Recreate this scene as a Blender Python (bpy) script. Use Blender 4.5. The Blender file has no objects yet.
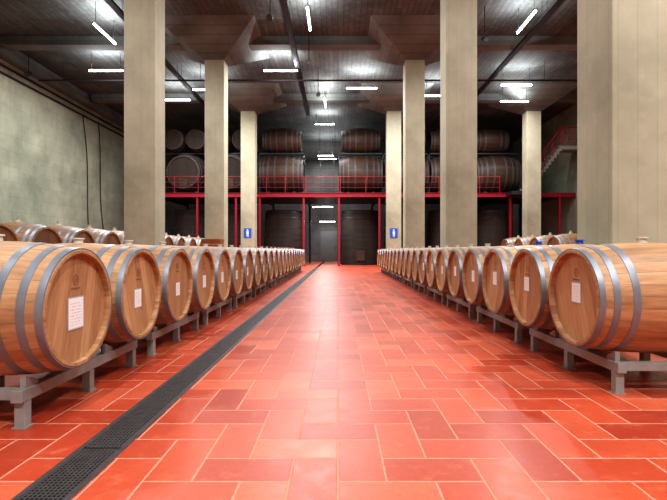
import bpy, bmesh, math, random
from mathutils import Vector, Matrix
random.seed(7)
PI=math.pi
S=bpy.context.scene; COL=S.collection
try: S.view_settings.view_transform='Standard'
except Exception: pass
try: S.view_settings.look='Medium High Contrast'
except Exception: pass

# ------------------------------------------------------------------ node helpers
def new_mat(name):
    m=bpy.data.materials.new(name); m.use_nodes=True
    nt=m.node_tree; b=nt.nodes['Principled BSDF']; return m,nt,b
def mth(nt,op,a,b=None,c=None):
    n=nt.nodes.new('ShaderNodeMath'); n.operation=op
    for i,v in enumerate((a,b,c)):
        if v is None: continue
        if isinstance(v,(int,float)): n.inputs[i].default_value=v
        else: nt.links.new(v,n.inputs[i])
    return n.outputs[0]
def objco(nt):
    t=nt.nodes.new('ShaderNodeTexCoord'); s=nt.nodes.new('ShaderNodeSeparateXYZ')
    nt.links.new(t.outputs['Object'],s.inputs[0]); return t.outputs['Object'],s.outputs[0],s.outputs[1],s.outputs[2]
def comb(nt,x,y,z):
    n=nt.nodes.new('ShaderNodeCombineXYZ')
    for i,v in enumerate((x,y,z)):
        if isinstance(v,(int,float)): n.inputs[i].default_value=v
        else: nt.links.new(v,n.inputs[i])
    return n.outputs[0]
def noise(nt,vec,scale,detail=3,rough=.55):
    n=nt.nodes.new('ShaderNodeTexNoise'); n.inputs['Scale'].default_value=scale
    n.inputs['Detail'].default_value=detail; n.inputs['Roughness'].default_value=rough
    if vec is not None: nt.links.new(vec,n.inputs['Vector'])
    return n.outputs[0]
def white(nt,vec):
    n=nt.nodes.new('ShaderNodeTexWhiteNoise'); n.noise_dimensions='3D'; nt.links.new(vec,n.inputs['Vector']); return n.outputs['Value']
def mix(nt,f,a,b,mode='MIX'):
    n=nt.nodes.new('ShaderNodeMix'); n.data_type='RGBA'; n.blend_type=mode
    if isinstance(f,(int,float)): n.inputs[0].default_value=f
    else: nt.links.new(f,n.inputs[0])
    for k,v in ((6,a),(7,b)):
        if isinstance(v,tuple): n.inputs[k].default_value=(*v[:3],1)
        else: nt.links.new(v,n.inputs[k])
    return n.outputs[2]
def ramp(nt,f,stops):
    n=nt.nodes.new('ShaderNodeValToRGB'); e=n.color_ramp.elements
    while len(e)<len(stops): e.new(.5)
    for i,(p,c) in enumerate(stops): e[i].position=p; e[i].color=(*c,1)
    nt.links.new(f,n.inputs[0]); return n.outputs[0]
def smooth(nt,v,lo,hi):
    n=nt.nodes.new('ShaderNodeMapRange'); n.interpolation_type='SMOOTHSTEP'
    nt.links.new(v,n.inputs[0]); n.inputs[1].default_value=lo; n.inputs[2].default_value=hi; return n.outputs[0]
def bump(nt,b,h,st,dist=.01):
    n=nt.nodes.new('ShaderNodeBump'); n.inputs['Strength'].default_value=st; n.inputs['Distance'].default_value=dist
    nt.links.new(h,n.inputs['Height']); nt.links.new(n.outputs[0],b.inputs['Normal'])
def lin(r,g,b):
    f=lambda c:(c/255/12.92) if c/255<=.04045 else ((c/255+.055)/1.055)**2.4
    return (f(r),f(g),f(b))
def plain(name,col,rough=.5,metal=0,var=.12,scale=8):
    m,nt,b=new_mat(name); o,x,y,z=objco(nt)
    n=noise(nt,o,scale,4)
    d=tuple(c*(1-var) for c in col); l=tuple(min(1,c*(1+var)) for c in col)
    nt.links.new(ramp(nt,n,[(.3,d),(.7,l)]),b.inputs['Base Color'])
    b.inputs['Roughness'].default_value=rough; b.inputs['Metallic'].default_value=metal
    return m
def emis(name,col,st):
    m,nt,b=new_mat(name); b.inputs['Base Color'].default_value=(*col,1)
    b.inputs['Emission Color'].default_value=(*col,1); b.inputs['Emission Strength'].default_value=st; return m

# ------------------------------------------------------------------ materials
def floor_mat():
    m,nt,b=new_mat('terracotta_tiles'); o,x,y,z=objco(nt)
    w=.19
    X=mth(nt,'DIVIDE',x,w); Y=mth(nt,'DIVIDE',y,w)
    i=mth(nt,'FLOOR',X); j=mth(nt,'FLOOR',Y)
    fx=mth(nt,'SUBTRACT',X,i); fy=mth(nt,'SUBTRACT',Y,j)
    k=mth(nt,'FLOORED_MODULO',mth(nt,'SUBTRACT',i,j),4)
    k1=mth(nt,'COMPARE',k,1,.1); k2=mth(nt,'COMPARE',k,2,.1)
    hz=mth(nt,'LESS_THAN',k,1.5)
    u=mth(nt,'ADD',fx,k1); v=mth(nt,'ADD',fy,k2)
    lu=mth(nt,'ADD',hz,1); lv=mth(nt,'SUBTRACT',2,hz)
    e=mth(nt,'MINIMUM',mth(nt,'MINIMUM',u,mth(nt,'SUBTRACT',lu,u)),mth(nt,'MINIMUM',v,mth(nt,'SUBTRACT',lv,v)))
    wob=mth(nt,'MULTIPLY',mth(nt,'SUBTRACT',noise(nt,o,30,2),.5),.03)
    e=mth(nt,'ADD',e,wob)
    mask=smooth(nt,e,.014,.034)
    rid=white(nt,comb(nt,mth(nt,'SUBTRACT',i,k1),mth(nt,'SUBTRACT',j,k2),1.3))
    tile=ramp(nt,rid,[(0,lin(156,54,32)),(.35,lin(180,70,43)),(.7,lin(192,80,50)),(1,lin(206,100,68))])
    n1=noise(nt,o,10,6,.7); n2=noise(nt,o,1.1,3); n3=noise(nt,o,30,4,.7)
    tile=mix(nt,mth(nt,'MULTIPLY',smooth(nt,n1,.5,.8),.55),tile,lin(216,124,90))
    tile=mix(nt,mth(nt,'MULTIPLY',smooth(nt,n2,.42,.75),.6),tile,lin(156,54,34))
    tile=mix(nt,mth(nt,'MULTIPLY',smooth(nt,n3,.45,.75),.3),tile,lin(132,44,28))
    col=mix(nt,mask,lin(196,134,110),tile)
    nt.links.new(col,b.inputs['Base Color'])
    r=mth(nt,'ADD',mth(nt,'MULTIPLY',n1,.34),.2)
    r=mth(nt,'ADD',r,mth(nt,'MULTIPLY',mth(nt,'SUBTRACT',1,mask),.3))
    nt.links.new(r,b.inputs['Roughness']); b.inputs['Specular IOR Level'].default_value=.38
    h=mth(nt,'ADD',mask,mth(nt,'MULTIPLY',n1,.4)); bump(nt,b,h,.45,.005)
    return m
def concrete(name,c0,c1,c2,plank=.22,joint=2.6,mode='wall',line=.5,seamw=.04,var=.35,streak_=.3):
    m,nt,b=new_mat(name); o,x,y,z=objco(nt)
    n=noise(nt,o,.55,5,.6); n2=noise(nt,o,7,5,.65)
    col=ramp(nt,n,[(.3,c0),(.5,c1),(.72,c2)])
    if mode=='wall': a=mth(nt,'DIVIDE',z,plank); t=mth(nt,'DIVIDE',mth(nt,'ADD',x,y),joint)
    elif mode=='column': a=mth(nt,'DIVIDE',mth(nt,'ADD',mth(nt,'ADD',x,y),.003),plank); t=mth(nt,'DIVIDE',z,joint)
    else: a=mth(nt,'DIVIDE',x,plank); t=mth(nt,'DIVIDE',y,joint)
    ia=mth(nt,'FLOOR',a); fa=mth(nt,'SUBTRACT',a,ia)
    off=0 if mode!='ceil' else white(nt,comb(nt,ia,3.1,2))
    t=mth(nt,'ADD',t,off)
    it=mth(nt,'FLOOR',t); ft=mth(nt,'SUBTRACT',t,it)
    ea=mth(nt,'MULTIPLY',mth(nt,'MINIMUM',fa,mth(nt,'SUBTRACT',1,fa)),plank)
    et=mth(nt,'MULTIPLY',mth(nt,'MINIMUM',ft,mth(nt,'SUBTRACT',1,ft)),joint)
    seam=mth(nt,'SUBTRACT',1,smooth(nt,mth(nt,'MINIMUM',ea,et),.0,seamw))
    rid=white(nt,comb(nt,ia,it,.7))
    col=mix(nt,mth(nt,'MULTIPLY',rid,var),col,c0)
    streak=noise(nt,comb(nt,mth(nt,'MULTIPLY',x,5),mth(nt,'MULTIPLY',y,5),mth(nt,'MULTIPLY',z,.5)),1.2,4,.6)
    col=mix(nt,mth(nt,'MULTIPLY',smooth(nt,streak,.5,.75),streak_),col,c0)
    col=mix(nt,mth(nt,'MULTIPLY',smooth(nt,n2,.45,.8),var),col,c2)
    col=mix(nt,mth(nt,'MULTIPLY',seam,line),col,tuple(v*.35 for v in c0))
    nt.links.new(col,b.inputs['Base Color']); b.inputs['Roughness'].default_value=.8
    h=mth(nt,'SUBTRACT',mth(nt,'MULTIPLY',n2,.5),seam); bump(nt,b,h,.35*min(1,line*3),.01)
    return m
def stave_mat(name,cd,cm,cl,nst=30,rough=.5,con=1.0):
    m,nt,b=new_mat(name); o,x,y,z=objco(nt)
    oi=nt.nodes.new('ShaderNodeObjectInfo'); rnd=oi.outputs['Random']
    ang=mth(nt,'MULTIPLY',mth(nt,'ADD',mth(nt,'DIVIDE',mth(nt,'ARCTAN2',y,z),2*PI),.5),nst)
    ia=mth(nt,'FLOOR',ang); fa=mth(nt,'SUBTRACT',ang,ia)
    e=mth(nt,'MINIMUM',fa,mth(nt,'SUBTRACT',1,fa))
    seam=mth(nt,'SUBTRACT',1,smooth(nt,e,0,.05))
    rid=white(nt,comb(nt,ia,mth(nt,'MULTIPLY',rnd,57),1))
    vec=comb(nt,mth(nt,'ADD',mth(nt,'MULTIPLY',x,1.6),mth(nt,'MULTIPLY',rid,9)),mth(nt,'MULTIPLY',y,14),mth(nt,'MULTIPLY',z,14))
    g=noise(nt,vec,2.2,5,.6)
    big=noise(nt,comb(nt,mth(nt,'ADD',x,mth(nt,'MULTIPLY',rnd,20)),y,z),2.4,3)
    f=mth(nt,'ADD',mth(nt,'MULTIPLY',rid,.25),mth(nt,'MULTIPLY',g,.75))
    col=ramp(nt,f,[(.2,cd),(.5,cm),(.8,cl)])
    col=mix(nt,mth(nt,'MULTIPLY',smooth(nt,big,.5,.75),.5),col,cd)
    col=mix(nt,mth(nt,'MULTIPLY',seam,.5*con),col,tuple(v*.35 for v in cd))
    nt.links.new(col,b.inputs['Base Color']); b.inputs['Roughness'].default_value=rough
    bump(nt,b,mth(nt,'SUBTRACT',mth(nt,'MULTIPLY',g,.4),seam),.25,.003)
    return m
def head_mat(name,cd,cm,cl,pw=.085,rough=.55,con=1.0):
    m,nt,b=new_mat(name); o,x,y,z=objco(nt)
    oi=nt.nodes.new('ShaderNodeObjectInfo'); rnd=oi.outputs['Random']
    a=mth(nt,'DIVIDE',y,pw); ia=mth(nt,'FLOOR',a); fa=mth(nt,'SUBTRACT',a,ia)
    e=mth(nt,'MINIMUM',fa,mth(nt,'SUBTRACT',1,fa)); seam=mth(nt,'SUBTRACT',1,smooth(nt,e,0,.04))
    rid=white(nt,comb(nt,ia,mth(nt,'MULTIPLY',rnd,31),2))
    vec=comb(nt,x,mth(nt,'MULTIPLY',y,18),mth(nt,'ADD',mth(nt,'MULTIPLY',z,2),mth(nt,'MULTIPLY',rid,11)))
    g=noise(nt,vec,2.5,5,.6)
    f=mth(nt,'ADD',mth(nt,'MULTIPLY',rid,.3),mth(nt,'MULTIPLY',g,.7))
    col=ramp(nt,f,[(.2,cd),(.5,cm),(.8,cl)])
    col=mix(nt,mth(nt,'MULTIPLY',seam,.42*con),col,tuple(v*.35 for v in cd))
    hue=mix(nt,mth(nt,'MULTIPLY',rnd,.45),col,cd)
    nt.links.new(hue,b.inputs['Base Color']); b.inputs['Roughness'].default_value=rough
    bump(nt,b,mth(nt,'SUBTRACT',mth(nt,'MULTIPLY',g,.3),seam),.22,.003)
    return m
def label_mat():
    m,nt,b=new_mat('paper_label'); o,x,y,z=objco(nt)
    a=mth(nt,'FRACT',mth(nt,'DIVIDE',z,.017))
    ln=mth(nt,'LESS_THAN',a,.28)
    br=mth(nt,'GREATER_THAN',noise(nt,comb(nt,0,mth(nt,'MULTIPLY',y,60),mth(nt,'FLOOR',mth(nt,'DIVIDE',z,.017))),1,1),.47)
    iny=mth(nt,'LESS_THAN',mth(nt,'ABSOLUTE',y),.052); inz=mth(nt,'LESS_THAN',mth(nt,'ABSOLUTE',z),.066)
    msk=mth(nt,'MULTIPLY',mth(nt,'MULTIPLY',ln,br),mth(nt,'MULTIPLY',iny,inz))
    bd=mth(nt,'MAXIMUM',mth(nt,'GREATER_THAN',mth(nt,'ABSOLUTE',y),.068),mth(nt,'GREATER_THAN',mth(nt,'ABSOLUTE',z),.083))
    col=mix(nt,mth(nt,'MULTIPLY',msk,.45),(.9,.9,.88),(.2,.2,.25))
    col=mix(nt,bd,col,(.38,.42,.47))
    nt.links.new(col,b.inputs['Base Color']); b.inputs['Roughness'].default_value=.5; return m

M={}
M['floor']=floor_mat()
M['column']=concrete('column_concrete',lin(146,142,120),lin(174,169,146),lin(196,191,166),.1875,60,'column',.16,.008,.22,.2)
M['wall']=concrete('wall_concrete',lin(114,118,102),lin(144,146,128),lin(170,170,148),.62,60,'wall',.25,.018,.16,.5)
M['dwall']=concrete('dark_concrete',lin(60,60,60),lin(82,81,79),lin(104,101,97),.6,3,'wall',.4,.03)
M['ceil']=concrete('board_ceiling',lin(54,58,59),lin(78,82,82),lin(110,113,110),.2,7,'ceil',.5,.03,.6)
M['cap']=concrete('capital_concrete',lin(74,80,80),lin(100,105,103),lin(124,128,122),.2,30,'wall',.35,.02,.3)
M['stave']=stave_mat('oak_staves',lin(128,90,60),lin(176,132,92),lin(206,166,124),30,.54,.65)
M['head']=head_mat('oak_head',lin(146,102,68),lin(190,144,102),lin(214,174,132),.085,.58,.65)
M['stave_t']=stave_mat('tan_staves',lin(104,70,42),lin(146,106,70),lin(178,138,98),36)
M['head_t']=head_mat('brown_head',lin(86,54,32),lin(120,82,50),lin(148,108,70),.11)
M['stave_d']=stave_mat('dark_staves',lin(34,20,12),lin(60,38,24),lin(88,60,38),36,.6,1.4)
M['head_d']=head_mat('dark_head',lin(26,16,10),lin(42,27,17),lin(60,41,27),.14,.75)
M['hoop']=plain('galvanised_hoop',lin(132,137,146),.44,.5,.18,6)
M['hoop_d']=plain('dark_hoop',lin(84,80,80),.6,.3)
M['steel']=plain('grey_rack_steel',lin(150,150,147),.55,.1,.12,10)
M['red']=plain('red_painted_steel',lin(150,14,38),.45,.1,.1)
M['darksteel']=plain('dark_steel',lin(44,44,48),.5,.4)
M['grate']=plain('drain_grate_iron',lin(80,76,76),.5,.4,.2,20)
M['label']=label_mat()
M['stamp']=plain('burnt_mark',lin(134,94,60),.7)
M['bung']=plain('grey_silicone',lin(205,200,190),.5)
M['bungb']=plain('blue_silicone',lin(30,90,190),.4)
M['tube']=emis('tube_glow',(.93,.96,1.0),16)
M['white']=plain('white_enamel',lin(225,225,222),.4,0,.04)
M['blue']=plain('blue_sign',lin(20,90,190),.4,0,.05)
M['crate']=head_mat('crate_wood',lin(110,60,28),lin(150,86,42),lin(180,112,60),.06)
M['cable']=plain('black_cable',lin(20,20,22),.6)
M['door']=plain('grey_door',lin(84,86,86),.5,0,.06)
M['stair']=plain('grey_stair_concrete',lin(130,130,124),.8,0,.15,3)

# ------------------------------------------------------------------ mesh helpers
def box(bm,x0,x1,y0,y1,z0,z1,bev=0):
    r=bmesh.ops.create_cube(bm,size=1)
    for v in r['verts']:
        v.co=Vector(((x0+x1)/2+v.co.x*(x1-x0),(y0+y1)/2+v.co.y*(y1-y0),(z0+z1)/2+v.co.z*(z1-z0)))
    if bev:
        es=set(e for v in r['verts'] for e in v.link_edges)
        bmesh.ops.bevel(bm,geom=list(es),offset=bev,segments=2,affect='EDGES',profile=.6)
def tube(bm,p,q,r,seg=10,r2=None):
    p=Vector(p);q=Vector(q); d=q-p; L=d.length
    rot=d.to_track_quat('Z','Y').to_matrix().to_4x4()
    bmesh.ops.create_cone(bm,cap_ends=True,segments=seg,radius1=r,radius2=r if r2 is None else r2,depth=L,matrix=Matrix.Translation((p+q)/2)@rot)
def lathe(bm,prof,seg=64,closed=False):      # profile of (x,r) round the X axis
    rings=[]
    for (x,r) in prof:
        rings.append([bm.verts.new((x,r*math.sin(2*PI*k/seg),r*math.cos(2*PI*k/seg))) for k in range(seg)])
    n=len(rings); rg=range(n if closed else n-1)
    for a in rg:
        A=rings[a];B=rings[(a+1)%n]
        for k in range(seg): bm.faces.new((A[k],A[(k+1)%seg],B[(k+1)%seg],B[k]))
    return rings
def obj(name,bm,mat,parent=None,loc=(0,0,0),smooth_=False,label=None):
    bmesh.ops.recalc_face_normals(bm,faces=bm.faces[:])
    me=bpy.data.meshes.new(name); bm.to_mesh(me); bm.free()
    if smooth_:
        for p in me.polygons: p.use_smooth=True
        try: me.set_sharp_from_angle(angle=math.radians(35))
        except Exception: pass
    me.materials.append(mat)
    o=bpy.data.objects.new(name,me); COL.objects.link(o); o.location=loc
    if parent: o.parent=parent
    if label: o['label']=label
    return o
def tag(o,label,cat,group=None):
    o['label']=label; o['category']=cat
    if group: o['group']=group
    return o
def thing(name,label,cat,loc=(0,0,0),rz=0,group=None):
    o=bpy.data.objects.new(name,None); COL.objects.link(o); o.empty_display_size=.1
    o.location=loc; o.rotation_euler=(0,0,rz); return tag(o,label,cat,group)
def struct(name,bm,mat,parent=None):
    o=obj(name,bm,mat,parent)
    if not parent: o['kind']='structure'
    return o
def dup(root,loc,rz=None,label=None,group=None):
    def cp(o,par):
        c=o.copy(); COL.objects.link(c)
        if par: c.parent=par
        for ch in list(o.children): cp(ch,c)
        return c
    r=cp(root,None); r.location=loc
    if rz is not None: r.rotation_euler=(0,0,rz)
    if label: r['label']=label
    if group: r['group']=group
    return r
def drop(o):
    for c in list(o.children): drop(c)
    bpy.data.objects.remove(o)
B=bmesh.new
ORD=['nearest','second','third','fourth','fifth','sixth','seventh','eighth','ninth','tenth','eleventh','twelfth','thirteenth','fourteenth','fifteenth','sixteenth','seventeenth','eighteenth','nineteenth','twentieth','twenty-first','twenty-second','twenty-third','twenty-fourth']

# ------------------------------------------------------------------ setting
XW=13.5; YB=34; YF=-7; HC=9.2
DC=-1.07; DW=.19      # drain centre and width
a0=DC-DW/2; a1=DC+DW/2
b=B(); box(b,-XW,a0,YF,YB,-.2,0); box(b,a1,XW,YF,YB,-.2,0); box(b,a0,a1,YF,YB,-.2,-.13); struct('floor',b,M['floor'])
b=B(); box(b,-XW-.3,XW+.3,YF,YB+.3,HC,HC+.3); struct('ceiling',b,M['ceil'])
b=B(); box(b,-XW-.3,-XW,YF,YB+.3,-.2,HC); struct('wall_left',b,M['wall'])
b=B(); box(b,XW,XW+.3,YF,YB+.3,-.2,HC); struct('wall_right',b,M['wall'])
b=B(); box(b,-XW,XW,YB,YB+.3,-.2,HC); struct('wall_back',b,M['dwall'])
b=B(); box(b,-XW-.3,XW+.3,YF-.3,YF,-.2,HC); struct('wall_front',b,M['wall'])
b=B(); box(b,-XW,-XW+.4,YF,YB,8.55,8.75); box(b,-XW,-XW+.2,YF,YB,8.75,HC); struct('trim_1',b,M['cap'])
b=B(); box(b,-1.35,-.05,YB-.06,YB,0,2.35); d=struct('door_1',b,M['door'])
b=B(); box(b,-.25,-.2,YB-.12,YB-.06,1.0,1.15); obj('door_handle',b,M['darksteel'],d)
CY=[4.79,11.2,17.6,23.9]
for q,yb in enumerate(CY):
    b=B(); box(b,-XW+.4,XW,yb-.56,yb-.06,8.85,HC); struct('trim_%d'%(q+2),b,M['cap'])

# ------------------------------------------------------------------ drain
b=B(); box(b,a0-.012,a0+.012,YF+1,24.5,-.12,.003); box(b,a1-.012,a1+.012,YF+1,24.5,-.12,.003)
tag(obj('drain_channel',b,M['grate']),'long steel drain channel edging set in the terracotta floor','drain channel')
hw=DW/2-.014
b=B()
for k in range(10):
    x=-hw+.003+k*(2*hw-.006)/9; box(b,x-.0035,x+.0035,0,.99,-.025,0)
for k in range(54):
    y=.005+k*.0185; box(b,-hw,hw,y-.0035,y+.0035,-.02,-.001)
box(b,-hw,hw,0,.014,-.025,0); box(b,-hw,hw,.976,.99,-.025,0)
g0=obj('drain_grate',b,M['grate']); tag(g0,'dark iron drain grate panel nearest the camera in the floor channel','grate','grate panels of the floor drain'); g0.location=(DC,1.0,.002)
for k in range(1,23):
    g=g0.copy(); COL.objects.link(g); g.location=(DC,1.0+k,.002)
    g['label']='dark iron drain grate panel, %s along the floor channel from the camera'%(ORD[k])

# ------------------------------------------------------------------ columns
def column(x0,yb,label,first=[]):
    if first:
        return dup(first[0],(x0,yb,0),0,label)
    t=thing('concrete_column',label,'column',(x0,yb,0),0,'concrete columns of the cellar')
    b=B(); box(b,0,.75,-.62,0,0,8.25,.015); obj('shaft',b,M['column'],t)
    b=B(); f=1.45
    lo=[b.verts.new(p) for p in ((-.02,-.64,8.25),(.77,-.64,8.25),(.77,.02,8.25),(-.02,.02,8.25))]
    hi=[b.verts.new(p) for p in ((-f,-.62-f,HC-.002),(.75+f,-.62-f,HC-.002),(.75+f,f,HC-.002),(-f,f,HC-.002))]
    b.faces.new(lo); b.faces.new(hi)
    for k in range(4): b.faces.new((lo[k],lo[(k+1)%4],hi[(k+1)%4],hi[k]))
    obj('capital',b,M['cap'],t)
    first.append(t); return t
column(2.6,CY[0],'wide pale concrete column at the right edge, closest to the camera')
column(2.6,CY[1],'tall concrete column behind the right barrels, second from camera')
column(2.6,CY[2],'concrete column behind the right barrels, third from camera')
column(2.6,CY[3],'far concrete column right of the aisle, before the red mezzanine, with blue sign')
column(-5.15,CY[1],'tall concrete column behind the left barrels, nearest one on the left')
column(-5.15,CY[2],'concrete column behind the left barrels, middle one of the left side')
column(-5.15,CY[3],'far concrete column left of the aisle, before the red mezzanine, with blue sign')
column(10.0,CY[3],'concrete column standing before the stair at far right')

# ------------------------------------------------------------------ casks
def make_cask(name,label,cat,L,rb,rc,hoops,ms,mh,mhoop,group=None,upright=False,cz=None,seg=64,th=.003,rec=.035,tp=0):
    t=thing(name,label,cat,(0,0,0),0,group)
    H=L/2; cz=cz if cz is not None else (H if upright else rb+th*2)
    rot=(0,-PI/2,0) if upright else (0,0,0)
    R=lambda x: rb-(rb-rc)*(abs(x)/H)**2-tp*x/H
    def part(nm,bm,mt):
        o=obj(nm,bm,mt,t,(0,0,cz),True); o.rotation_euler=rot
        return o
    b=B(); w=rb*.07
    prof=[(-H+rec,R(-H)-w),(-H,R(-H)-w),(-H,R(-H)-.3*w)]
    n=16
    for k in range(n+1):
        x=-H+.008+(L-.016)*k/n; prof.append((x,R(x)))
    prof+= [(H,R(H)-.3*w),(H,R(H)-w),(H-rec,R(H)-w)]
    lathe(b,prof,seg); part('stave_body',b,ms)
    for s in (1,-1):
        b=B(); x0=s*(H-rec)
        rr=lathe(b,[(x0-s*.02,R(s*H)-w*.6),(x0,R(s*H)-w*.6)],seg)
        b.faces.new(rr[0]); b.faces.new(rr[1]); part('barrel_head' if not upright else 'vat_lid',b,mh)
    for (c,wd) in hoops:
        for s in (1,-1):
            x0=s*c-wd/2; x1=s*c+wd/2
            b=B(); lathe(b,[(x0,R(x0)-.004),(x0,R(x0)+th),((x0+x1)/2,R((x0+x1)/2)+th*1.15),(x1,R(x1)+th),(x1,R(x1)-.004)],seg,True)
            part('hoop',b,mhoop)
    return t,cz,H
def row_barrel(label):
    t,cz,H=make_cask('wine_barrel',label,'barrel',.95,.368,.324,[(.456,.034),(.376,.038),(.266,.042)],M['stave'],M['head'],M['hoop'],'oak barrels in rows')
    b=B(); tube(b,(0,0,.355),(0,0,.395),.034,16,.028); tube(b,(0,0,.395),(0,0,.405),.04,16); obj('bung',b,M['bung'],t,(0,0,cz),True)
    return t,cz,H
protoA,BZ,BH=row_barrel('x')
RAIL=.208
def add_label(t,dy=0,dz=-.05,sc=1):
    b=B(); box(b,-.001,.001,-.075,.075,-.09,.09); o=obj('paper_label',b,M['label'],t,(BH-.035+.002,dy,BZ+dz),label='white printed paper label'); o.scale=(1,sc,sc); return o
def add_stamp(t,dz=.15):
    b=B()
    lathe(b,[(0,.026),(0,.029),(.001,.029),(.001,.026)],28,True)
    for k,wd in enumerate((.03,.036,.03)): box(b,0,.001,-wd/2,wd/2,-.012+k*.011,-.009+k*.011)
    for k in range(7): box(b,0,.001,-.04+k*.012,-.034+k*.012,-.052,-.042)
    return obj('burnt_stamp',b,M['stamp'],t,(BH-.035+.0015,0,BZ+dz),label='small faint burnt maker stamp')
NL,NR=22,20
aL,ZL,pL=1.42,2.44,.772
aR,ZR,pR=1.58,2.98,.765
def place_row(side,n,a,z0,p):
    for k in range(n):
        lab='oak wine barrel in the %s row, %s to the camera'%(side,'nearest') if k==0 else 'oak wine barrel in the %s row, %s from the near end'%(side,ORD[k])
        x=(a+BH)*(-1 if side=='left' else 1)
        t=dup(protoA,(x,z0+p*k,RAIL+.001),0 if side=='left' else PI,lab,'oak barrels in the %s row'%side)
        t.name='wine_barrel'
        heads=[c for c in t.children if c.name.startswith('barrel_head')]
        ang=random.uniform(-.5,.5)
        for h in heads: h.rotation_euler=(ang,0,0)
        for c in t.children:
            if c.name.startswith('stave_body'): c.rotation_euler=(random.randint(0,30)*2*PI/30,0,0)
            if side=='right' and k in(1,2) and c.name.startswith('bung'):
                c.data=c.data.copy(); c.data.materials[0]=M['bungb']; c['label']='blue bung'
        dz=(-.03 if side=='left' else .02)+random.uniform(-.015,.02)
        if k<4 or random.random()<.75:
            add_label(t,random.uniform(-.02,.03) if k else .0,dz,1 if (k==0 and side=='left') else random.uniform(.68,.85))
        if k<5: add_stamp(t,.165+random.uniform(-.015,.02))
place_row('left',NL,aL,ZL,pL); place_row('right',NR,aR,ZR,pR)
drop(protoA)

# ------------------------------------------------------------------ barrel racks
def make_rack(L,label,group):
    t=thing('barrel_rack',label,'rack',(0,0,0),0,group)
    for x in (-.29,.29):
        b=B(); box(b,x-.028,x+.028,-L/2,L/2,RAIL-.074,RAIL-.012,.004)
        obj('rail',b,M['steel'],t)
    for y in (-.585,0,.585):
        b=B(); box(b,-.261,.261,y-.025,y+.025,RAIL-.066,RAIL-.014,.003); obj('cross_beam',b,M['steel'],t)
        for x in (-.29,.29):
            b=B(); box(b,x-.026,x+.026,y-.026,y+.026,.006,RAIL-.075,.003); lg=obj('leg',b,M['steel'],t)
            b=B(); box(b,x-.034,x+.034,y-.034,y+.034,0,.006); obj('foot_plate',b,M['steel'],lg)
    for cy in (-.385,.385):
        for s in (-1,1):
            for x in (-.29,.29):
                b=B()
                y0=cy+s*.10; y1=cy+s*.2
                vs=[]
                for xx in (x-.015,x+.015):
                    vs.append([b.verts.new((xx,yy,zz)) for yy,zz in ((y0,RAIL-.013),(y1,RAIL-.013),(y1,RAIL+.05),(y0+s*.02,RAIL+.015))])
                b.faces.new(vs[0]); b.faces.new(vs[1])
                for k in range(4): b.faces.new((vs[0][k],vs[0][(k+1)%4],vs[1][(k+1)%4],vs[1][k]))
                obj('saddle',b,M['steel'],t)
    return t
r0=make_rack(1.27,'grey steel rack under the two nearest barrels of the left row','steel racks under the barrel rows')
r0.location=(-(aL+BH),ZL+pL/2,0)
for k in range(1,11): dup(r0,(-(aL+BH),ZL+pL/2+2*pL*k,0),0,'low grey steel barrel rack in the left row, %s from the near end'%ORD[k])
for k in range(0,10):
    y=ZR+pR/2+2*pR*k
    lab='grey steel rack under the two nearest barrels of the right row' if k==0 else 'low grey steel barrel rack in the right row, %s from the near end'%ORD[k]
    dup(r0,((aR+BH),y,0),PI,lab)

# ------------------------------------------------------------------ mid-size casks behind the rows
CR=.2
tn,tz,_=make_cask('oak_cask','x','cask',1.25,.64,.54,[(.59,.055),(.48,.055),(.3,.055)],M['stave_t'],M['head_t'],M['hoop'],'large brown casks behind the left row',seg=48)
b=B(); tube(b,(0,0,.625),(0,0,.68),.06,14,.05); tube(b,(0,0,.68),(0,0,.73),.03,12,.045); obj('bung',b,M['bung'],tn,(0,0,tz),True)
cr=thing('cask_cradle','dark timber cradle under a brown cask','cradle',(0,0,0),0,'timber cradles under the brown casks')
for x in (-.4,.4):
    b=B(); box(b,x-.06,x+.06,-.5,.5,0,CR-.01,.01)
    obj('beam',b,M['stave_t'],cr)
for s in (-1,1):
    b=B(); box(b,-.46,.46,s*.42-.05,s*.42+.05,CR-.02,CR+.09,.008); obj('wedge',b,M['stave_t'],cr)
n=0
spots=[(-6.7,7.9+1.32*k) for k in range(11)]
spots2=[(-8.05,9.0+1.32*k) for k in range(10)]
spots3=[(-9.4,10.3+1.32*k) for k in range(9)]
spots4=[(-10.8,11.6+1.32*k) for k in range(8)]
spots5=[(-12.2,13.2+1.32*k) for k in range(7)]
names=['first row behind the left columns','second row behind the left columns','third row behind the left columns','fourth row behind the left columns','row by the left wall']
for r,sp in enumerate((spots,spots2,spots3,spots4,spots5)):
    for k,(x,y) in enumerate(sp):
        lab='large brown cask in the %s, %s from the camera'%(names[r],ORD[k]); lc='timber cradle under the %s cask of the %s'%(ORD[k],names[r])
        if n==0: tn.location=(x,y,CR); cr.location=(x,y,0); tn['label']=lab; cr['label']=lc
        else: dup(tn,(x,y,CR),0,lab); dup(cr,(x,y,0),0,lc)
        n+=1
for k in range(4):
    dup(tn,(8.2,15.5+1.5*k,CR),PI,'large brown cask behind the right barrel row, %s from the camera'%ORD[k],'large brown casks behind the right row')
    dup(cr,(8.2,15.5+1.5*k,0),0,'timber cradle under the %s brown cask on the right side'%ORD[k],'timber cradles on the right')

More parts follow.
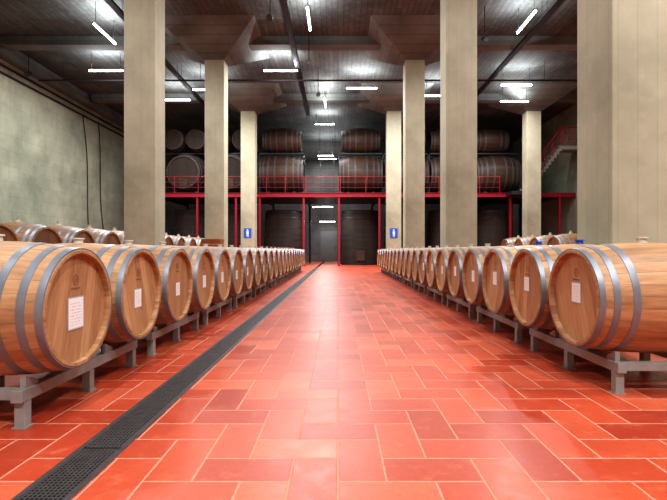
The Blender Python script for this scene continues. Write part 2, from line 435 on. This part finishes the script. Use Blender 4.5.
t=thing('wooden_crate','orange-brown wooden crate standing on pallets behind the left barrel row','crate',(-3.5,12.3,.75))
b=B()
for k in range(3):
    for s in (-1,1):
        box(b,-.25,.25,s*.2-.01,s*.2+.01,.02+k*.15,.15+k*.15); box(b,s*.25-.01,s*.25+.01,-.2,.2,.02+k*.15,.15+k*.15)
obj('slatted_side',b,M['crate'],t)
b=B(); box(b,-.25,.25,-.2,.2,0,.02); obj('bottom',b,M['crate'],t)
b=B()
for k in range(5):
    z=k*.15; box(b,-.5,.5,-.4,.4,z+.11,z+.149)
    for x in (-.45,0,.45): box(b,x-.05,x+.05,-.4,.4,z,z+.11)
o=obj('pallet_stack',b,M['stave_t']); o.location=(-3.5,12.3,0); tag(o,'stack of rough wooden pallets beneath the crate behind the left row','pallets')

# ------------------------------------------------------------------ mezzanine
DY0,DY1,DZ=25.0,30.5,4.14
t=thing('mezzanine','red steel mezzanine deck crossing the far end of the cellar','mezzanine',(0,DY0,0))
XM=XW-.03; XM0=-10.7
b=B(); box(b,XM0,XM,.05,DY1-DY0,DZ-.06,DZ); obj('deck_plate',b,M['darksteel'],t)
b=B(); box(b,XM0,XM,-.02,.04,DZ-.24,DZ); box(b,XM0,XM,-.07,.09,DZ-.24,DZ-.22); box(b,XM0,XM,-.07,.09,DZ-.02,DZ+.005); obj('edge_beam',b,M['red'],t)
PX=[-10.4,-8.0,-5.8,-4.45,-1.95,.05,2.35,4.6,7.4,9.8,12.6]
for x in PX:
    b=B(); box(b,x-.055,x+.055,-.01,.10,0,DZ-.24); box(b,x-.12,x+.12,-.06,.16,0,.02); obj('post',b,M['red'],t)
    b=B(); box(b,x-.05,x+.05,.1,DY1-DY0,DZ-.24,DZ-.06); obj('joist',b,M['darksteel'],t)
    b=B(); box(b,x-.07,x+.07,DY1-DY0-.15,DY1-DY0,0,DZ-.24); obj('post',b,M['darksteel'],t)
def railing(x0,x1,label,y=DY0-.05,z=DZ):
    t=thing('guard_railing',label,'railing',((x0+x1)/2,y,z+.006),0,'red railings of the mezzanine'); h=(x1-x0)/2
    n=max(1,round((x1-x0)/1.3))
    for k in range(n+1):
        x=-h+.03+(2*h-.06)*k/n; b=B(); box(b,x-.016,x+.016,-.016,.016,0,.9); obj('rail_post',b,M['red'],t)
    b=B(); tube(b,(-h,0,.92),(h,0,.92),.024,8); obj('top_rail',b,M['red'],t)
    for zz in (.3,.6):
        b=B(); tube(b,(-h,0,zz),(h,0,zz),.012,6); obj('mid_rail',b,M['red'],t)
railing(XM0+.05,-5.2,'red tubular railing on the left part of the mezzanine')
railing(-5.15,-1.9,'red tubular railing before the casks left of the passage')
railing(-1.85,.05,'short red railing bridging above the central passage')
railing(.1,4.5,'red tubular railing before the casks right of the passage')
railing(4.55,9.2,'red tubular railing on the right part of the mezzanine')

GD='large dark casks on the mezzanine'; GU='upper dark casks on the high racks'
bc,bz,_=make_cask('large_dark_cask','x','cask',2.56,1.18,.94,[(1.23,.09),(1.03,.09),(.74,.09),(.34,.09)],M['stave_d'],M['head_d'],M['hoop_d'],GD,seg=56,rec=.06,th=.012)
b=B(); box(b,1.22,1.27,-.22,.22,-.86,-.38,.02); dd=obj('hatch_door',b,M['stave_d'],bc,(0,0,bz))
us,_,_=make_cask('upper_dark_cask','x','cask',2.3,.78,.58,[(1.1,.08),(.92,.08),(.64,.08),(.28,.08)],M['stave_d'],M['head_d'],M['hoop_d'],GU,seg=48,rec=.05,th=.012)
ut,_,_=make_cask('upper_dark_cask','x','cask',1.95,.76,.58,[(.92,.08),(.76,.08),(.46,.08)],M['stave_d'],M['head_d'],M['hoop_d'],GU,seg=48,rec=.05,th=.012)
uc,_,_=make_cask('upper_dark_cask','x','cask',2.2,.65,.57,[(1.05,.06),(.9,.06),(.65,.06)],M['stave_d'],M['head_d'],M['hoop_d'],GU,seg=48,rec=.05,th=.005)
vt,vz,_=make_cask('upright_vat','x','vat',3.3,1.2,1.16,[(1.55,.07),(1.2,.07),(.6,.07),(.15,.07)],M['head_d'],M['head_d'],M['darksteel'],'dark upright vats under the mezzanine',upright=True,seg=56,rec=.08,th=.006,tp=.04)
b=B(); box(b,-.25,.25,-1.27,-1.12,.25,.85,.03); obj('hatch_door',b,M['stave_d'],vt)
ck=thing('cask_stand','x','stand',(0,0,0),0,'cask stands on the mezzanine deck')
for y in (-.75,.75):
    b=B(); box(b,-.8,.8,y-.08,y+.08,0,.07,.01)
    o=obj('beam',b,M['stave_d'],ck)
    for s in (-1,1):
        b=B(); box(b,s*.62-.1,s*.62+.1,y-.08,y+.08,.07,.21,.01); obj('wedge',b,M['stave_d'],o)
UZ=2.54
rk=thing('cask_rack','x','rack',(0,0,0),0,'high racks above the mezzanine casks')
for y in (-.45,.45):
    b=B(); box(b,-1.28,1.28,y-.05,y+.05,UZ-.09,UZ-.01); obj('beam',b,M['darksteel'],rk)
    for s in (-1,1):
        b=B(); box(b,s*1.31-.02,s*1.31+.02,y-.04,y+.04,0,UZ-.09); obj('post',b,M['darksteel'],rk)
CX=[(-8.95,'between the first two left columns'),(-6.25,'left of the far left column'),(-3.35,'directly left of the passage'),(1.35,'directly right of the passage'),(4.05,'behind the far right column'),(6.75,'right of the far right column'),(9.45,'left of the far right stair')]
for i,(x,w) in enumerate(CX):
    yc=25.45+1.22
    rz=0 if x<0 else PI
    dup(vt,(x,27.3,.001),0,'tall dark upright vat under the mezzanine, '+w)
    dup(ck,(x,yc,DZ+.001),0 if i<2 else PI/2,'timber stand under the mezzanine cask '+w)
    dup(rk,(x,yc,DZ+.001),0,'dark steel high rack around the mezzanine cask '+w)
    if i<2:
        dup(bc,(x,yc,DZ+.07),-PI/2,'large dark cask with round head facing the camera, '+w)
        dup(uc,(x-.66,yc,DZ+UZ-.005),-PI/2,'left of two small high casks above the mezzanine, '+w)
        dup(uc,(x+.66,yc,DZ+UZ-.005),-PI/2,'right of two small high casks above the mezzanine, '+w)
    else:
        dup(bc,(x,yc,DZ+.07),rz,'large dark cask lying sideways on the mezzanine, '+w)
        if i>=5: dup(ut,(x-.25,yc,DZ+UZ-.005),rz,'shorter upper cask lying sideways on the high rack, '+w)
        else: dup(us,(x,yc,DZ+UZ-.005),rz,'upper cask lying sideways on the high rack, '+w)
for o in (bc,us,ut,uc,vt,ck,rk): drop(o)

# ------------------------------------------------------------------ stair at far right
def flight(b,x0,z0,x1,z1,n,y0,y1):
    for k in range(n):
        xa=x0+(x1-x0)*k/n; xb=x0+(x1-x0)*(k+1)/n; za=z0+(z1-z0)*k/n; zb=z0+(z1-z0)*(k+1)/n
        box(b,min(xa,xb),max(xa,xb)+.002,y0,y1,za-.1,zb)
def rails(b,x0,z0,x1,z1,y,n,r=.032):
    for zz,q in ((1.0,r),(.68,.018),(.36,.018)): tube(b,(x0,y,z0+zz),(x1,y,z1+zz),q,8)
    for k in range(n+1): tube(b,(x0+(x1-x0)*k/n,y,z0+(z1-z0)*k/n),(x0+(x1-x0)*k/n,y,z0+(z1-z0)*k/n+1.0),.022,8)
SY0,SY1=24.05,24.9; W=SY1-SY0; LZ2=6.6
t=thing('concrete_stair','grey concrete stair with high red railed landing at far right','stair',(10.9,SY0,0))
b=B(); flight(b,-.6,DZ,1.35,LZ2,13,0,W); obj('upper_flight',b,M['stair'],t)
b=B(); box(b,1.35,2.56,0,W,LZ2-.2,LZ2); obj('landing_slab',b,M['stair'],t)
b=B(); box(b,-1.4,-.6,0,W,DZ-.2,DZ); obj('deck_slab',b,M['darksteel'],t)
b=B(); rails(b,-.6,DZ,1.35,LZ2,.02,4,.04); rails(b,1.37,LZ2,2.53,LZ2,.02,4,.04); obj('upper_handrail',b,M['red'],t)

# ------------------------------------------------------------------ signs on far columns
def sign(x,label):
    t=thing('wall_sign',label,'sign',(x,CY[3]-.625,1.55),0,'blue signs on the far columns')
    b=B(); box(b,-.2,.2,-.02,0,0,.5,.005); obj('panel',b,M['blue'],t)
    b=B(); bmesh.ops.create_uvsphere(b,u_segments=14,v_segments=8,radius=.045,matrix=Matrix.Translation((0,-.022,.4))@Matrix.Diagonal((1,.1,1,1)))
    box(b,-.06,.06,-.026,-.02,.18,.345); box(b,-.05,-.01,-.026,-.02,.05,.18); box(b,.01,.05,-.026,-.02,.05,.18)
    obj('pictogram',b,M['white'],t)
sign(-4.78,'blue sign with white figure on the far left column'); sign(2.95,'blue sign with white figure on the far right column')

# ------------------------------------------------------------------ lamps
LZ=8.4
def lamp_area(par,power,sx=1.3,sy=.07,z=-.026,up=False):
    l=bpy.data.lights.new('lamp_light','AREA'); l.shape='RECTANGLE'; l.size=sx; l.size_y=sy; l.energy=power; l.color=(.98,.99,1)
    o=bpy.data.objects.new('lamp_light',l); COL.objects.link(o); o.parent=par; o.location=(0,0,z)
    if up: o.rotation_euler=(PI,0,0)
    return o
def fixture():
    t=thing('ceiling_lamp','x','lamp',(0,0,0),0,'fluorescent ceiling lamps')
    b=B(); box(b,-.72,.72,-.06,.06,.035,.06,.006); obj('housing',b,M['darksteel'],t)
    b=B(); tube(b,(-.7,0,0),(.7,0,0),.035,12); obj('tube',b,M['tube'],t)
    for s in (-1,1):
        b=B(); tube(b,(s*.6,0,.06),(s*.6,0,HC-LZ),.008,6); obj('hanging_rod',b,M['darksteel'],t)
    lamp_area(t,PW,1.3,.07,-.037); lamp_area(t,PU,1.3,.05,.065,True); return t
PW=290; PU=85
lamps=[(-2.4,18.4,0,'left of the aisle, above the middle left column',1),(-9.7,18.4,0,'near the left wall, running crosswise',1.0),(1.1,20.4,0,'right of the aisle, running crosswise',1),
(8.1,20,0,'high at right, running crosswise',.8),(-.95,14.3,1,'over the aisle, closest in view',.9),(6.2,14.5,1,'high at right, running lengthwise',1),(-8.1,15.3,1,'high at left, running lengthwise',1),
(-8.1,22.0,0,'far left by the mezzanine',.8),(-.66,22.4,1,'over the aisle before the mezzanine',1),(8.9,22.2,0,'far right, before the high casks',.5),(-6.1,20.6,0,'between left columns',.8),
(4.9,21.4,0,'far right between the columns',.8),
(-8,8,1,'out of view at left, middle',.8),(-1,8.5,1,'over the barrels, out of view',.5),(6,8,1,'out of view at right, middle',.8),
(-7,1.5,1,'out of view at left near camera',.7),(.6,1.0,1,'directly above the nearest barrels',.8),(6,1.5,1,'out of view at right near camera',1.4),(-1,-3.5,1,'behind the camera, left',1.2),(3,-3.5,1,'behind the camera, right',2.3)]
f0=fixture()
for (x,y,o,w,pm) in lamps:
    f=dup(f0,(x,y,LZ),o*PI/2,'fluorescent ceiling lamp '+w)
    if pm!=1:
        for c in f.children:
            if c.type=='LIGHT': c.data=c.data.copy(); c.data.energy*=pm
drop(f0)
def small_lamp(x,y,z,rodtop,label,pw,up=True):
    t=thing('strip_lamp',label,'lamp',(x,y,z),0)
    b=B(); box(b,-.62,.62,-.04,.04,.03,.08,.005); obj('housing',b,M['darksteel'],t)
    b=B()
    for s in (-.5,.5): tube(b,(s,0,.07),(s,0,rodtop),.012,6)
    obj('hanging_rod',b,M['darksteel'],t)
    b=B(); tube(b,(-.58,0,0),(.58,0,0),.024,10); obj('tube',b,M['tube'],t); lamp_area(t,pw,1.15,.05)
    if up: lamp_area(t,pw*.5,1.15,.05,.085,True)
small_lamp(-.9,26.0,3.45,DZ-.06-3.45,'glowing strip lamp under the mezzanine above the central passage',90,False)
small_lamp(-.9,32.2,7.8,HC-7.8,'small strip lamp hanging far back above the passage',180)
small_lamp(-.7,29.0,6.9,HC-6.9,'lower small strip lamp far back above the passage',100)
small_lamp(-.8,26.6,8.5,HC-8.5,'high strip lamp just behind the mezzanine edge over the passage',120)
small_lamp(-.8,32.6,3.0,HC-3.0,'low strip lamp at the far door behind the passage',60,False)

# ------------------------------------------------------------------ trays, pipes, cables, spotlights
def tray(x,z,y0,y1,label):
    b=B(); box(b,x-.11,x+.11,y0,y1,z,z+.02); box(b,x-.11,x-.10,y0,y1,z,z+.07); box(b,x+.10,x+.11,y0,y1,z,z+.07)
    y=y0+.4
    while y<y1:
        tube(b,(x-.09,y,z),(x-.09,y,HC-.004),.008,6); tube(b,(x+.09,y,z),(x+.09,y,HC-.004),.008,6); y+=2.5
    tag(obj('cable_tray',b,M['darksteel']),label,'cable tray')
tray(-7.1,8.6,9.3,25.2,'dark cable tray hung along the ceiling left of the left columns')
tray(6.9,8.6,9.3,25.2,'dark cable tray hung along the ceiling at right')
tray(-1.7,8.6,9.3,25.2,'dark cable tray hung along the ceiling over the aisle')
b=B(); tube(b,(-XW+.45,19.2,8.3),(XW-.1,19.2,8.3),.04,8)
for k in range(9): tube(b,(-12+k*3,19.2,8.3),(-12+k*3,19.2,HC-.004),.01,6)
tag(obj('ceiling_conduit',b,M['darksteel']),'thin dark conduit crossing the cellar below the ceiling','conduit')
for z,w in ((8.3,'upper'),(8.0,'lower')):
    b=B(); tube(b,(-XW+.06,2,z),(-XW+.06,30,z),.045,8)
    tag(obj('wall_conduit',b,M['darksteel']),'%s one of two dark conduits running along the upper left wall'%w,'conduit')
for q,(y,x,w) in enumerate(((23.2,.05,'nearer the camera'),(24.6,.05,'further from the camera'))):
    b=B()
    pts=[Vector((-XW+x,y+.15*math.sin(k*.5+q)+k*.07,7.93-k*.6)) for k in range(13)]
    for a,c in zip(pts,pts[1:]): tube(b,a,c,.022,6)
    tag(obj('hanging_cable',b,M['cable']),'thin black cable hanging down the left wall, the one '+w,'cable')
def spot(x,y,z,label):
    t=thing('spotlight',label,'spotlight',(x,y,z),0,'small ceiling spotlights')
    b=B(); tube(b,(0,.12,.05),(0,-.12,-.08),.08,14,.10); obj('lamp_head',b,M['darksteel'],t,smooth_=True)
    b=B(); tube(b,(0,-.12,-.08),(0,-.135,-.087),.085,14); obj('lens',b,M['hoop_d'],t)
    b=B(); tube(b,(0,0,.05),(0,0,HC-z-.002),.015,8); obj('stem',b,M['darksteel'],t)
spot(-12.8,18.2,8.2,'spotlight bracketed high by the left wall')
spot(-2.1,13.6,8.1,'left-hand spotlight on a stem over the aisle')
spot(-1.1,16.6,8.0,'spotlight on a long stem behind the aisle lamp')
spot(4.5,16.4,7.9,'spotlight on a stem between the right columns')
spot(5.0,15.0,8.1,'spotlight on a stem at upper right')
spot(-.9,20.0,8.0,'far spotlight on a stem over the aisle')

# ------------------------------------------------------------------ world, camera
w=bpy.data.worlds.new('world'); S.world=w; w.use_nodes=True
w.node_tree.nodes['Background'].inputs[0].default_value=(.9,.92,1,1); w.node_tree.nodes['Background'].inputs[1].default_value=.3
cam=bpy.data.cameras.new('camera'); co=bpy.data.objects.new('camera',cam); COL.objects.link(co)
co.location=(0,0,.9); co.rotation_euler=(PI/2,0,0)
cam.sensor_width=36; cam.lens=36*440/667; cam.shift_x=-4.5/667; cam.clip_end=200
S.camera=co
